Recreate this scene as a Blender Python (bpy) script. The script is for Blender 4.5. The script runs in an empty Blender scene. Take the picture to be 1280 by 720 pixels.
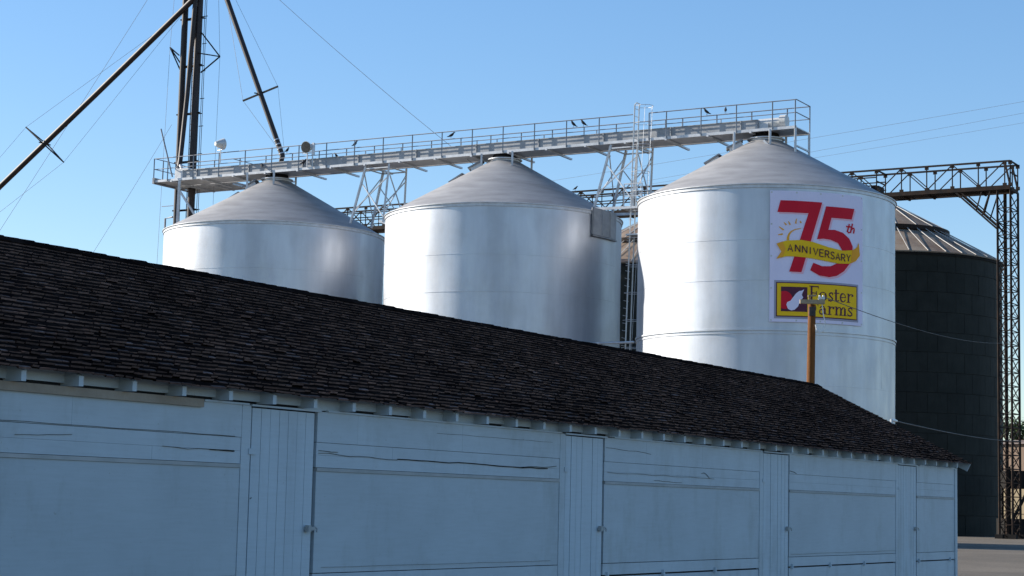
import bpy, bmesh, math, random
from mathutils import Vector, Matrix
random.seed(7)
R_ = math.radians
sc = bpy.context.scene
COL = sc.collection
V = Vector

# ------------------------------------------------------------------ materials
def new_mat(name):
    m = bpy.data.materials.new(name); m.use_nodes = True
    nt = m.node_tree; b = nt.nodes['Principled BSDF']
    return m, nt, b

def noise_mix(nt, c1, c2, scale, detail=5, lo=.35, hi=.65, vec=None, stretch=None, rough=.6):
    L = nt.links
    n = nt.nodes.new('ShaderNodeTexNoise'); n.inputs['Scale'].default_value = scale
    n.inputs['Detail'].default_value = detail; n.inputs['Roughness'].default_value = rough
    tc = nt.nodes.new('ShaderNodeTexCoord')
    src = vec or tc.outputs['Object']
    if stretch:
        mp = nt.nodes.new('ShaderNodeMapping'); mp.inputs['Scale'].default_value = stretch
        L.new(src, mp.inputs['Vector']); src = mp.outputs['Vector']
    L.new(src, n.inputs['Vector'])
    r = nt.nodes.new('ShaderNodeValToRGB')
    r.color_ramp.elements[0].position = lo; r.color_ramp.elements[1].position = hi
    r.color_ramp.elements[0].color = (*c1, 1); r.color_ramp.elements[1].color = (*c2, 1)
    L.new(n.outputs['Fac'], r.inputs['Fac'])
    return r.outputs['Color'], n

def mixc(nt, fac, a, b, mode='MIX'):
    m = nt.nodes.new('ShaderNodeMix'); m.data_type = 'RGBA'; m.blend_type = mode
    for s, val in ((m.inputs[0], fac), (m.inputs[6], a), (m.inputs[7], b)):
        if isinstance(val, (int, float)): s.default_value = val
        elif isinstance(val, tuple): s.default_value = (*val, 1)
        else: nt.links.new(val, s)
    return m.outputs[2]

def simple(name, c1, c2, scale=4, metallic=0., rough=.5, bump=0., bscale=None, stretch=None, island=0.):
    m, nt, b = new_mat(name)
    col, n = noise_mix(nt, c1, c2, scale, stretch=stretch)
    if island:
        g = nt.nodes.new('ShaderNodeNewGeometry')
        mr = nt.nodes.new('ShaderNodeMapRange'); mr.inputs['To Min'].default_value = 1 - island; mr.inputs['To Max'].default_value = 1 + island
        nt.links.new(g.outputs['Random Per Island'], mr.inputs['Value'])
        col = mixc(nt, 1., col, mr.outputs['Result'], 'MULTIPLY')
    nt.links.new(col, b.inputs['Base Color'])
    b.inputs['Specular IOR Level'].default_value = .25 if not metallic else .5
    b.inputs['Metallic'].default_value = metallic; b.inputs['Roughness'].default_value = rough
    if bump:
        bp = nt.nodes.new('ShaderNodeBump'); bp.inputs['Strength'].default_value = bump
        bp.inputs['Distance'].default_value = .02
        n2 = nt.nodes.new('ShaderNodeTexNoise'); n2.inputs['Scale'].default_value = bscale or scale * 3
        tc = nt.nodes.new('ShaderNodeTexCoord'); nt.links.new(tc.outputs['Object'], n2.inputs['Vector'])
        nt.links.new(n2.outputs['Fac'], bp.inputs['Height']); nt.links.new(bp.outputs['Normal'], b.inputs['Normal'])
    return m

def alu_wall():
    m, nt, b = new_mat('aluminium_paint'); L = nt.links
    col, _ = noise_mix(nt, (.51, .53, .57), (.62, .64, .68), 1.1, stretch=(1, 1, .12))
    col2, _ = noise_mix(nt, (.82, .80, .77), (1, 1, 1), .6, lo=.3, hi=.55)
    col = mixc(nt, .6, col, mixc(nt, 1., col, col2, 'MULTIPLY'))
    L.new(col, b.inputs['Base Color'])
    b.inputs['Metallic'].default_value = .82
    rg, _ = noise_mix(nt, (.33,) * 3, (.46,) * 3, 1.6, stretch=(1, 1, .25))
    L.new(rg, b.inputs['Roughness'])
    b.inputs['Metallic'].default_value = .9
    b2_ = nt.nodes.new('ShaderNodeBsdfPrincipled'); L.new(col, b2_.inputs['Base Color']); b2_.inputs['Metallic'].default_value = .85; b2_.inputs['Roughness'].default_value = .64
    mx = nt.nodes.new('ShaderNodeMixShader'); mx.inputs['Fac'].default_value = .55
    L.new(b.outputs['BSDF'], mx.inputs[1]); L.new(b2_.outputs['BSDF'], mx.inputs[2]); L.new(mx.outputs['Shader'], nt.nodes['Material Output'].inputs['Surface'])
    tc = nt.nodes.new('ShaderNodeTexCoord')
    mp = nt.nodes.new('ShaderNodeMapping'); mp.inputs['Scale'].default_value = (1, 1, .45); L.new(tc.outputs['Object'], mp.inputs['Vector'])
    n1 = nt.nodes.new('ShaderNodeTexNoise'); n1.inputs['Scale'].default_value = .55; n1.inputs['Detail'].default_value = 1
    n2 = nt.nodes.new('ShaderNodeTexNoise'); n2.inputs['Scale'].default_value = 5; n2.inputs['Detail'].default_value = 3
    L.new(mp.outputs['Vector'], n1.inputs['Vector']); L.new(tc.outputs['Object'], n2.inputs['Vector'])
    b1 = nt.nodes.new('ShaderNodeBump'); b1.inputs['Distance'].default_value = .12; b1.inputs['Strength'].default_value = .16
    b2 = nt.nodes.new('ShaderNodeBump'); b2.inputs['Distance'].default_value = .004; b2.inputs['Strength'].default_value = .5
    L.new(n1.outputs['Fac'], b1.inputs['Height']); L.new(n2.outputs['Fac'], b2.inputs['Height'])
    L.new(b1.outputs['Normal'], b2.inputs['Normal']); L.new(b2.outputs['Normal'], b.inputs['Normal']); L.new(b2.outputs['Normal'], b2_.inputs['Normal'])
    return m

M = {}
M['alu'] = alu_wall()
M['cone'] = simple('dusty_galvanised_roof', (.27, .26, .255), (.37, .36, .355), .9, .3, .6, .12, 9, stretch=(.7, .7, 5))
M['galv'] = simple('silver_painted_steel', (.46, .47, .49), (.60, .61, .63), 3, .4, .45, .1, 20)
M['rail'] = simple('galvanised_pipe', (.20, .21, .23), (.29, .30, .32), 3, .5, .5)
M['trough'] = simple('dull_grey_trough', (.26, .27, .285), (.36, .37, .385), 2, .3, .55, stretch=(1, 1, 1))
M['rustpipe'] = simple('brown_painted_pipe', (.014, .010, .010), (.034, .022, .021), 2.5, .1, .55, .1, 12, stretch=(1, 1, .3))
M['darksteel'] = simple('rusty_dark_steel', (.009, .008, .008), (.038, .021, .013), 2.2, .0, .75)
M['blacksteel'] = simple('black_steel', (.006, .006, .006), (.014, .012, .011), 3, 0, .8)
M['darkwall'] = simple('dark_bin_sheet', (.015, .017, .014), (.023, .025, .021), 1.2, .0, .75, .1, 4, island=.12)
M['darkroof'] = simple('weathered_bin_roof', (.15, .088, .052), (.25, .20, .15), .7, .05, .75)
M['rib'] = simple('pale_roof_rib', (.45, .42, .38), (.55, .52, .48), 2, .2, .55)
M['white'] = simple('old_white_paint', (.37, .45, .50), (.455, .54, .595), 1.7, 0, .6, .15, 30, island=.012)
M['door'] = simple('white_door_paint', (.385, .475, .535), (.465, .56, .625), 2.5, 0, .55, .15, 30, stretch=(1, 1, .2), island=.03)
M['panel'] = simple('white_plywood_paint', (.34, .415, .46), (.425, .505, .555), .9, 0, .62, .1, 18, island=.03)
M['tan'] = simple('bare_tan_board', (.27, .225, .175), (.36, .31, .25), 3, 0, .7, .2, 25, stretch=(1, 1, 1))
M['gap'] = simple('dark_gap', (.012, .012, .013), (.02, .02, .02), 3, 0, .9)
M['grey_line'] = simple('worn_joint', (.33, .36, .36), (.42, .44, .44), 3, 0, .8)
M['iron'] = simple('rusted_iron', (.035, .03, .028), (.08, .06, .05), 12, .3, .6)
M['cable'] = simple('steel_cable', (.10, .10, .11), (.16, .16, .17), 3, .3, .5)
M['blackcable'] = simple('weathered_cable', (.06, .056, .053), (.09, .085, .08), 3, 0, .6)
M['vinyl'] = simple('white_banner_vinyl', (0.76, 0.72, 0.88), (0.82, 0.77, 0.93), .8, 0, .7)
def wrinkled(m):
    nt = m.node_tree; b = nt.nodes['Principled BSDF']; tc = nt.nodes.new('ShaderNodeTexCoord')
    mp = nt.nodes.new('ShaderNodeMapping'); mp.inputs['Scale'].default_value = (1.2, 1.2, .35); mp.inputs['Rotation'].default_value = (.3, .2, 0)
    n = nt.nodes.new('ShaderNodeTexNoise'); n.inputs['Scale'].default_value = 1.6; n.inputs['Detail'].default_value = 4
    bp = nt.nodes.new('ShaderNodeBump'); bp.inputs['Distance'].default_value = .10; bp.inputs['Strength'].default_value = .5
    nt.links.new(tc.outputs['Object'], mp.inputs['Vector']); nt.links.new(mp.outputs['Vector'], n.inputs['Vector'])
    nt.links.new(n.outputs['Fac'], bp.inputs['Height']); nt.links.new(bp.outputs['Normal'], b.inputs['Normal'])
wrinkled(M['vinyl'])
M['red'] = simple('banner_red', (0.6, 0.01, 0.03), (0.66, 0.014, 0.036), .8, 0, .7)
M['pink'] = simple('banner_pink', (0.84, 0.5, 0.6), (0.88, 0.55, 0.65), .8, 0, .7)
M['yellow'] = simple('banner_yellow', (0.88, 0.53, 0.012), (0.92, 0.57, 0.016), .8, 0, .7)
M['orange'] = simple('banner_orange', (0.84, 0.36, 0.03), (0.88, 0.42, 0.035), .8, 0, .7)
M['maroon'] = simple('banner_maroon', (.075, .012, .035), (.095, .016, .045), .8, 0, .45)
M['banner_grey'] = simple('banner_grey', (.33, .32, .40), (.37, .36, .44), .8, 0, .45)
M['pole'] = simple('weathered_orange_wood', (.115, .040, .008), (.19, .070, .013), 3, 0, .75, .3, 30, stretch=(6, 6, .5))
M['polewood'] = simple('crossarm_wood', (.28, .21, .13), (.38, .30, .2), 5, 0, .75)
M['ceramic'] = simple('pale_insulator', (.62, .62, .60), (.74, .74, .72), 5, 0, .3)
M['lamp'] = simple('lamp_housing', (.50, .50, .49), (.62, .62, .6), 8, .2, .45)
M['lens'] = simple('dusty_lamp_glass', (.05, .052, .05), (.08, .083, .08), 8, 0, .2)
M['bird'] = simple('dark_feathers', (.015, .015, .018), (.04, .04, .045), 9, 0, .7)
M['beige'] = simple('beige_sheet_wall', (.24, .19, .115), (.29, .23, .145), .5, 0, .7, stretch=(1, 1, .1))
M['browntop'] = simple('brown_sheet_wall', (.165, .115, .082), (.20, .14, .10), .5, 0, .7)
M['bark'] = simple('bark', (.06, .045, .03), (.12, .09, .06), 5, 0, .9)
M['leaf'] = simple('leaves', (.030, .055, .018), (.075, .11, .035), 1.2, 0, .6, island=.35)

def paint(name, base, scale, stretch):
    m, nt, b = new_mat(name); L = nt.links
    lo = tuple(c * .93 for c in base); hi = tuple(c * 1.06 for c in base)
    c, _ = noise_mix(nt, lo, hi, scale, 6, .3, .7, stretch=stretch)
    d1, _ = noise_mix(nt, (.80, .79, .76), (1, 1, 1), 1.3, 8, .30, .47, stretch=(1, 1, .45), rough=.7)
    d2, _ = noise_mix(nt, (.62, .58, .52), (1, 1, 1), 34, 3, .24, .31)
    d3, _ = noise_mix(nt, (.95, .95, .945), (1, 1, 1), 9, 5, .35, .6, stretch=(.35, .35, 5))
    c = mixc(nt, .75, c, d1, 'MULTIPLY'); c = mixc(nt, .8, c, d2, 'MULTIPLY'); c = mixc(nt, 1., c, d3, 'MULTIPLY')
    L.new(c, b.inputs['Base Color']); b.inputs['Roughness'].default_value = .6; b.inputs['Specular IOR Level'].default_value = .25
    bp = nt.nodes.new('ShaderNodeBump'); bp.inputs['Strength'].default_value = .25; bp.inputs['Distance'].default_value = .01
    n2 = nt.nodes.new('ShaderNodeTexNoise'); n2.inputs['Scale'].default_value = 3; n2.inputs['Detail'].default_value = 9
    tc = nt.nodes.new('ShaderNodeTexCoord'); L.new(tc.outputs['Object'], n2.inputs['Vector'])
    L.new(n2.outputs['Fac'], bp.inputs['Height']); L.new(bp.outputs['Normal'], b.inputs['Normal'])
    return m
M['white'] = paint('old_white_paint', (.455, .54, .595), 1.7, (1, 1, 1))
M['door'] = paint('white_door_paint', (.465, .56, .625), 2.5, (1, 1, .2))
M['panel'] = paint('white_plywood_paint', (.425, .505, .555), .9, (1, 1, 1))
def ground_mat():
    m, nt, b = new_mat('worn_asphalt_yard')
    c, _ = noise_mix(nt, (.108, .088, .066), (.148, .122, .092), .35, 8)
    c2, _ = noise_mix(nt, (.6, .6, .6), (1, 1, 1), 14, 6, .3, .6)
    c3, _ = noise_mix(nt, (.66, .65, .64), (1, 1, 1), .35, 6, .36, .52, stretch=(.25, 1, 1))
    c = mixc(nt, 1., mixc(nt, 1., c, c2, 'MULTIPLY'), c3, 'MULTIPLY')
    nt.links.new(c, b.inputs['Base Color']); b.inputs['Roughness'].default_value = .9
    return m
wrinkled(M['red']); wrinkled(M['yellow'])
M['ground'] = ground_mat()

def shingle_mat(name, k, warm, flat=0.):
    m, nt, b = new_mat(name); L = nt.links
    g = nt.nodes.new('ShaderNodeNewGeometry')
    r = nt.nodes.new('ShaderNodeValToRGB'); cr = r.color_ramp
    cols = [(q, (c[0] * k * warm, c[1] * k * .93, c[2] * k * 1.12 / warm)) for q, c in [(0, (.030, .026, .023)), (.35, (.050, .042, .035)), (.6, (.065, .053, .043)), (.85, (.085, .068, .055)), (1, (.12, .098, .08))]]
    cols = [(p, tuple(a * (1 - flat) + m_ * flat for a, m_ in zip(c, (.062 * k * warm, .0485 * k, .048 * k / warm)))) for p, c in cols]
    cr.elements[0].position, cr.elements[0].color = 0, (*cols[0][1], 1)
    cr.elements[1].position, cr.elements[1].color = 1, (*cols[-1][1], 1)
    for p, c in cols[1:-1]:
        e = cr.elements.new(p); e.color = (*c, 1)
    L.new(g.outputs['Random Per Island'], r.inputs['Fac'])
    c2, _ = noise_mix(nt, (.55, .55, .55), (1.1, 1.08, 1.05), .8, 4, .3, .7)
    c3, _ = noise_mix(nt, (.6, .6, .6), (1.05, 1.05, 1.05), 18, 3, .3, .7)
    b.inputs['Specular IOR Level'].default_value = .0
    c = mixc(nt, 1., mixc(nt, 1., r.outputs['Color'], c2, 'MULTIPLY'), c3, 'MULTIPLY')
    L.new(c, b.inputs['Base Color']); b.inputs['Roughness'].default_value = .85
    return m
M['shingle'] = shingle_mat('weathered_wood_shakes', .30, 1.12, .3)
M['tip'] = shingle_mat('sunlit_shake_tips', 3.0, 1.10, .25)  # sunlit streaks along the shake tips, painted in as a paler colour
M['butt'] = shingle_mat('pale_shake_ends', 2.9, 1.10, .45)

# ------------------------------------------------------------------ mesh builder
ORG = {}
class MB:
    def __init__(s): s.v = []; s.f = []
    def add(s, vs, fs):
        o = len(s.v); s.v += [V(x) for x in vs]; s.f += [tuple(i + o for i in f) for f in fs]
    def hexa(s, p):   # 4 bottom ring + 4 top ring
        s.add(p, [(3, 2, 1, 0), (4, 5, 6, 7), (0, 1, 5, 4), (1, 2, 6, 5), (2, 3, 7, 6), (3, 0, 4, 7)])
    def box(s, c, ax, ay, az):  # half axes
        c, ax, ay, az = V(c), V(ax), V(ay), V(az)
        s.hexa([c - ax - ay - az, c + ax - ay - az, c + ax + ay - az, c - ax + ay - az,
                c - ax - ay + az, c + ax - ay + az, c + ax + ay + az, c - ax + ay + az])
    def bar(s, p, q, w, h=None, up=(0, 0, 1)):
        p, q = V(p), V(q); h = h or w; d = (q - p).normalized(); up = V(up)
        if abs(d.dot(up)) > .98: up = V((1, 0, 0))
        x = d.cross(up).normalized(); y = x.cross(d).normalized()
        s.box((p + q) / 2, x * w / 2, (q - p) / 2, y * h / 2)
    def tube(s, pts, r, n=6, rs=None):
        pts = [V(p) for p in pts]; o = len(s.v); k = len(pts)
        prev = None
        for i, p in enumerate(pts):
            d = (pts[min(i + 1, k - 1)] - pts[max(i - 1, 0)]).normalized()
            up = V((0, 0, 1)) if abs(d.z) < .95 else V((1, 0, 0))
            if prev is not None: up = prev
            x = d.cross(up)
            if x.length < 1e-4: x = d.cross(V((1, .3, .2)))
            x.normalize(); y = x.cross(d).normalized(); prev = y
            rr = rs[i] if rs else r
            for j in range(n):
                a = 2 * math.pi * j / n; s.v.append(p + x * (rr * math.cos(a)) + y * (rr * math.sin(a)))
        for i in range(k - 1):
            for j in range(n):
                a, b = o + i * n + j, o + i * n + (j + 1) % n
                s.f.append((a, b, b + n, a + n))
        s.f.append(tuple(o + j for j in range(n))[::-1]); s.f.append(tuple(o + (k - 1) * n + j for j in range(n)))
    def lathe(s, c, prof, n=64, a0=0., a1=2 * math.pi):
        c = V(c); o = len(s.v); full = abs(a1 - a0 - 2 * math.pi) < 1e-6; m = n if full else n + 1; k = len(prof)
        for j in range(m):
            a = a0 + (a1 - a0) * j / n
            for r, z in prof: s.v.append(c + V((r * math.cos(a), r * math.sin(a), z)))
        for j in range(n):
            j2 = (j + 1) % m
            for i in range(k - 1):
                s.f.append((o + j * k + i, o + j2 * k + i, o + j2 * k + i + 1, o + j * k + i + 1))
    def build(s, name, mat, parent=None, origin=None, smooth=False):
        me = bpy.data.meshes.new(name)
        o = V(ORG[parent.name]) if parent is not None else V(origin or (0, 0, 0))
        me.from_pydata([x - o for x in s.v], [], s.f)
        bm = bmesh.new(); bm.from_mesh(me); bmesh.ops.recalc_face_normals(bm, faces=bm.faces); bm.to_mesh(me); bm.free()
        me.materials.append(M[mat] if isinstance(mat, str) else mat)
        if smooth:
            me.polygons.foreach_set('use_smooth', [True] * len(me.polygons))
            me.set_sharp_from_angle(angle=R_(35))
        ob = bpy.data.objects.new(name, me); COL.objects.link(ob)
        if parent is not None: ob.parent = parent
        else: ob.location = o
        ORG[ob.name] = o
        return ob

def tag(o, label, cat, group=None):
    o['label'] = label; o['category'] = cat
    if group: o['group'] = group
    return o
def thing(name, label, cat, loc, group=None):
    o = bpy.data.objects.new(name, None); o.empty_display_size = .3; COL.objects.link(o)
    o.location = loc; ORG[o.name] = V(loc)
    return tag(o, label, cat, group)
def struct(o, kind='structure'): o['kind'] = kind; return o
def twin(o, parent, shift=(0, 0, 0), rot=None):   # a copy of a part (shared mesh) under the same or another thing
    c = o.copy(); COL.objects.link(c); c.parent = parent; c.location = V(o.location) + V(shift)
    ORG[c.name] = ORG[parent.name]
    return c

# ------------------------------------------------------------------ camera
F, W_, H_ = 2360., 1280., 720.
roll = math.atan(.0225); pitch = math.atan(270 * math.cos(roll) / F)
fwd = V((0, math.cos(pitch), math.sin(pitch))); up0 = V((0, -math.sin(pitch), math.cos(pitch))); r0 = V((1, 0, 0))
ix = math.cos(roll) * r0 + math.sin(roll) * up0; iu = -math.sin(roll) * r0 + math.cos(roll) * up0
cd = bpy.data.cameras.new('camera'); cam = bpy.data.objects.new('camera', cd); COL.objects.link(cam)
cd.sensor_width = 36; cd.lens = 36 * F / W_; cd.clip_start = .1; cd.clip_end = 6000
mw = Matrix.Identity(4)
for i, a in enumerate((ix, iu, -fwd)):
    for j in range(3): mw[j][i] = a[j]
mw.translation = V((0, 0, 1.7)); cam.matrix_world = mw
sc.camera = cam

# ------------------------------------------------------------------ light
SUN_AZ, SUN_EL = R_(288), R_(27)
w = bpy.data.worlds.new('World'); sc.world = w; w.use_nodes = True
nt = w.node_tree; bg = nt.nodes['Background']
sky = nt.nodes.new('ShaderNodeTexSky'); sky.sky_type = 'NISHITA'; sky.sun_disc = False
sky.sun_elevation = SUN_EL; sky.sun_rotation = SUN_AZ; sky.altitude = 100; sky.air_density = 1.0; sky.dust_density = .2; sky.ozone_density = 3.0
hs = nt.nodes.new('ShaderNodeHueSaturation'); hs.inputs['Value'].default_value = 1.14; hs.inputs['Saturation'].default_value = 1.38; hs.inputs['Hue'].default_value = .506
gm = nt.nodes.new('ShaderNodeGamma'); gm.inputs['Gamma'].default_value = .72
nt.links.new(sky.outputs['Color'], gm.inputs['Color']); nt.links.new(gm.outputs['Color'], hs.inputs['Color']); nt.links.new(hs.outputs['Color'], bg.inputs['Color']); bg.inputs['Strength'].default_value = .146
sd = bpy.data.lights.new('sun', 'SUN'); sd.energy = 5.0; sd.angle = R_(.53); sd.color = (1, .93, .82)
so = bpy.data.objects.new('sun', sd); COL.objects.link(so)
sdir = V((math.sin(SUN_AZ) * math.cos(SUN_EL), math.cos(SUN_AZ) * math.cos(SUN_EL), math.sin(SUN_EL)))
so.rotation_euler = sdir.to_track_quat('Z', 'Y').to_euler(); so.location = (-60, 20, 60)
sc.view_settings.view_transform = 'Standard'; sc.view_settings.look = 'None'; sc.view_settings.exposure = .75; sc.view_settings.gamma = 1

# ------------------------------------------------------------------ ground
g = MB()
ys = [-400, -40, 0, 40, 46, 52, 58, 64, 300, 4000]; zs = [0, 0, 0, 0, .05, .2, .38, .5, .5, .5]
xs = [-3000, -60, -20, 0, 20, 60, 3000]
for y, z in zip(ys, zs):
    for x in xs: g.v.append(V((x, y, z)))
n = len(xs)
for j in range(len(ys) - 1):
    for i in range(n - 1): g.f.append((j * n + i, j * n + i + 1, (j + 1) * n + i + 1, (j + 1) * n + i))
struct(g.build('ground', 'ground'))
GZ = .5

# ------------------------------------------------------------------ shed
A0 = V((-2.026, 16.70, 0)); su = V((.50272, .86445, 0)).normalized(); sn = V((su.y, -su.x, 0)); Z = V((0, 0, 1))
def W(s, m, z): return A0 + su * s + sn * m + Z * z
def sbox(mb, s0, s1, m0, m1, z0, z1):
    mb.box(W((s0 + s1) / 2, (m0 + m1) / 2, (z0 + z1) / 2), su * (s1 - s0) / 2, sn * (m1 - m0) / 2, Z * (z1 - z0) / 2)
SL, SR, HALF = -12.0, 20.05, 2.78
shed = thing('shed', 'long low white timber shed with dark shake roof in the foreground', 'shed', W(4, -HALF, 0))
DOORS = [(-11.86, -10.92), (-6.13, -5.18), (-.40, .55), (5.31, 6.25), (11.07, 12.02), (16.83, 17.77)]
# backing walls
b = MB()
sbox(b, SL, SR, -.14, -.045, 0, 2.50)
b.build('wall_backing', 'gap', shed)
b = MB()
sbox(b, SL, SR, -2 * HALF, -2 * HALF + .1, 0, 2.50)
for s0 in (SL, SR - .1):
    # gable end wall, pentagon prism
    pts = [(-.145, 0), (-2 * HALF + .105, 0), (-2 * HALF + .105, 2.5), (-HALF, 3.82), (-.145, 2.5)]
    o = len(b.v)
    for ss in (s0, s0 + .1):
        for m_, z_ in pts: b.v.append(W(ss, m_, z_))
    b.f += [(o, o + 1, o + 2, o + 3, o + 4), (o + 9, o + 8, o + 7, o + 6, o + 5)]
    for i in range(5): b.f.append((o + i, o + (i + 1) % 5, o + 5 + (i + 1) % 5, o + 5 + i))
sbox(b, SR - .13, SR, -.14, .012, .02, 2.5)      # corner board
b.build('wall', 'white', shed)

brd = MB(); pan_list = []; crk = MB(); trim = MB()
edges = [SL] + [x for d in DOORS for x in d] + [SR - .13]
bays = [(edges[i], edges[i + 1]) for i in range(0, len(edges), 2)]
for k, (s0, s1) in enumerate(bays):
    if s1 - s0 < .05: continue
    last = k == len(bays) - 1
    jl = .13 if not last else 0
    e1 = s1 - jl
    if jl and s1 - s0 > .3: sbox(brd, e1 + .0015, s1 - .006, -.045, .002, .03, 2.495)
    if e1 - s0 < .5: continue
    # long boards, broken at irregular joints with hairline gaps
    def run(z0, z1, m1, js):
        cuts = [s0 + .02] + [s0 + (e1 - s0) * j for j in js] + [e1]
        for a, c in zip(cuts, cuts[1:]): sbox(brd, a + .001, c - .001, -.045, m1, z0, z1)
    rnd = random.Random(k * 5 + 3)
    run(2.219, 2.496, 0, [rnd.uniform(.12, .25), rnd.uniform(.45, .6)])
    run(2.103, 2.215, -.004, [rnd.uniform(.2, .42)])
    run(1.992, 2.1015, -.004, [rnd.uniform(.5, .8)])
    run(.905, 1.034, -.003, [rnd.uniform(.3, .7)])
    sbox(trim, s0 + .03, e1 - .004, -.045, .006, 1.957, 1.988)
    p = MB(); sbox(p, s0 + .032, e1 - .002, -.045, -.005, 1.0415, 1.9555)
    pan_list.append(p)
    # low hatches with gaps
    cuts = [s0 + .03]
    while cuts[-1] + 1.7 < e1: cuts.append(cuts[-1] + 1.55 + rnd.uniform(-.25, .25))
    if e1 - cuts[-1] > .05: cuts.append(e1)
    for a, c in zip(cuts, cuts[1:]):
        h = MB(); sbox(h, a + .005, c - .005, -.045, -.008, .12, .884)
        hb = h.build('low_hatch', 'white', shed)
        hh = MB(); q = W(a + .1, 0, .885)
        hh.box(q, su * .035, sn * .014, Z * .012); hh.box(W(a + .085, .008, .905), su * .014, sn * .016, Z * .035)
        hh.build('hinge', 'door', hb)
    sbox(trim, s0 + .03, e1, -.045, .016, .02, .105)
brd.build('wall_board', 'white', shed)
trim.build('batten', 'grey_line', shed)
for p in pan_list: p.build('shutter_panel', 'panel', shed)

def crack(pts, wid):
    wid *= .62
    """a split in the boards: a thin dark sliver along the board face"""
    crk = MB()
    for (a, za), (c, zc) in zip(pts, pts[1:]):
        crk.hexa([W(a, .0, za - wid / 2), W(c, .0, zc - wid / 2), W(c, .0035, zc - wid / 2), W(a, .0035, za - wid / 2),
                  W(a, .0, za + wid / 2), W(c, .0, zc + wid / 2), W(c, .0035, zc + wid / 2), W(a, .0035, za + wid / 2)])
    crk.build('board_crack', 'gap', shed)
rn = random.Random(11)
def wiggle(s0, s1, z, wid, n=9, amp=.008, drift=0):
    crack([(s0 + (s1 - s0) * i / n, z + rn.uniform(-amp, amp) + drift * i / n) for i in range(n + 1)], wid)
wiggle(-3.6, -.62, 2.225, .006, 12, .004); wiggle(-1.55, -.62, 2.10, .006, 6, .006, -.01); wiggle(-.95, -.62, 2.10, .013, 3, .003)
wiggle(-3.2, -2.6, 2.13, .005, 5, .005, .02)
wiggle(1.9, 4.9, 2.105, .016, 16, .007, -.012); wiggle(4.3, 5.1, 2.095, .009, 5, .006, .03); wiggle(.6, 1.9, 2.12, .006, 8, .008, -.02); wiggle(.6, .9, 2.14, .007, 3, .004)
wiggle(2.6, 5.0, 2.39, .004, 9, .004); wiggle(6.3, 7.5, 2.385, .007, 6, .008, -.04); wiggle(6.35, 9.4, 2.09, .005, 12, .006)
wiggle(7.6, 8.4, 2.03, .006, 6, .006, -.02); wiggle(12.05, 12.3, 2.26, .012, 3, .006, -.03); wiggle(9.0, 9.25, 2.16, .008, 3, .02, -.06)
wiggle(-.38, -.36, 1.7, .01, 1); wiggle(12.1, 16.7, 1.075, .004, 9, .004, .01); wiggle(.7, 5.0, 1.09, .003, 9, .003)
# doors
def door(s0, s1):
    d0 = MB(); n = 7; w_ = (s1 - s0 - .03) / n
    for i in range(n):
        a = s0 + .012 + w_ * i
        sbox(d0, a + .003, a + w_ - .003, -.045, -.004 + rn.uniform(-.003, .002), .05, 2.478)
    d = d0.build('door', 'door', shed)
    l = MB()
    l.box(W(s1 - .06, .012, 1.44), su * .07, sn * .012, Z * .016); l.box(W(s1 - .1, .026, 1.44), su * .022, sn * .018, Z * .03)
    l.tube([W(s1 + .01, .01, 1.46), W(s1 + .02, .035, 1.44), W(s1 + .01, .04, 1.41)], .008)
    l.build('latch', 'grey_line', d)
    for z in (.5, 2.1):
        h = MB(); h.box(W(s0 + .02, .006, z), su * .05, sn * .006, Z * .025); h.build('hinge', 'door', d)
    hd = MB(); sbox(hd, s0 - .02, s1 + .02, -.045, -.03, 2.480, 2.492)
    hd.build('head_gap', 'gap', d)
for s0, s1 in DOORS: door(s0, s1)

# eaves
PIT = R_(26.3); ca, sa = math.cos(PIT), math.sin(PIT); RZ = 4.06
def RF(s, d, h, side=1):
    m = d * ca + h * sa; z = RZ - d * sa + h * ca
    return W(s, -HALF + side * m, z)
DL = (HALF + .15) / ca
REND = 20.34
sp = MB()
for side in (1, -1):
    sp.hexa([RF(SL - .3, 0, -.035, side), RF(REND, 0, -.035, side), RF(REND, DL - .10, -.035, side), RF(SL - .3, DL - .10, -.035, side),
             RF(SL - .3, 0, -.006, side), RF(REND, 0, -.006, side), RF(REND, DL - .10, -.006, side), RF(SL - .3, DL - .10, -.006, side)])
sp.build('roof_boards', 'white', shed)
raft0 = None; s = -3.32 - .6 * 14; k = 0
while s < 20.0:
    r = MB()
    z0 = -.04
    zi = 2.60 + .36 * sa / ca
    r.hexa([W(s - .025, -.26, 2.515), W(s + .025, -.26, 2.515), W(s + .025, .125, 2.515), W(s - .025, .125, 2.515),
            W(s - .025, -.26, zi), W(s + .025, -.26, zi), W(s + .025, .125, 2.594), W(s - .025, .125, 2.594)])
    if raft0 is None:
        raft0 = r.build('rafter_tail', 'white', shed); raft_s = s
    else:
        twin(raft0, shed, su * (s - raft_s))
    s += .604; k += 1
fz = MB(); slit = MB(); s = -3.32 - .6 * 14
while s < 20.0:
    e = min(s + .58, 20.02)
    dr = rn.uniform(0, .012)
    z0 = 2.505
    gap_ = rn.random() < .6 or s < -1.2
    if gap_: slit = MB(); sbox(slit, s + .05, e - .03, -.05, -.034, 2.514, 2.533); slit.build('eave_gap', 'gap', shed)
    sbox(fz, s + .024, e, -.09, -.03 + dr, 2.535 + rn.uniform(-.004, .006) if gap_ else 2.508, 2.645)
    s += .604
fz.build('eave_blocking', 'white', shed)
lt = MB()
for a, c in ((-1.05, -.45), (.72, 5.2), (6.5, 11.0), (12.05, 16.8), (17.9, 20.05)): sbox(lt, a, c, -.02, .016, 2.496, 2.512)
for a, c in ((-.42, .6), (5.28, 6.3), (11.05, 12.05), (16.8, 17.8)): sbox(lt, a, c, -.03, .022, 2.490, 2.507)
lt.build('eave_trim', 'white', shed)
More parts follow.
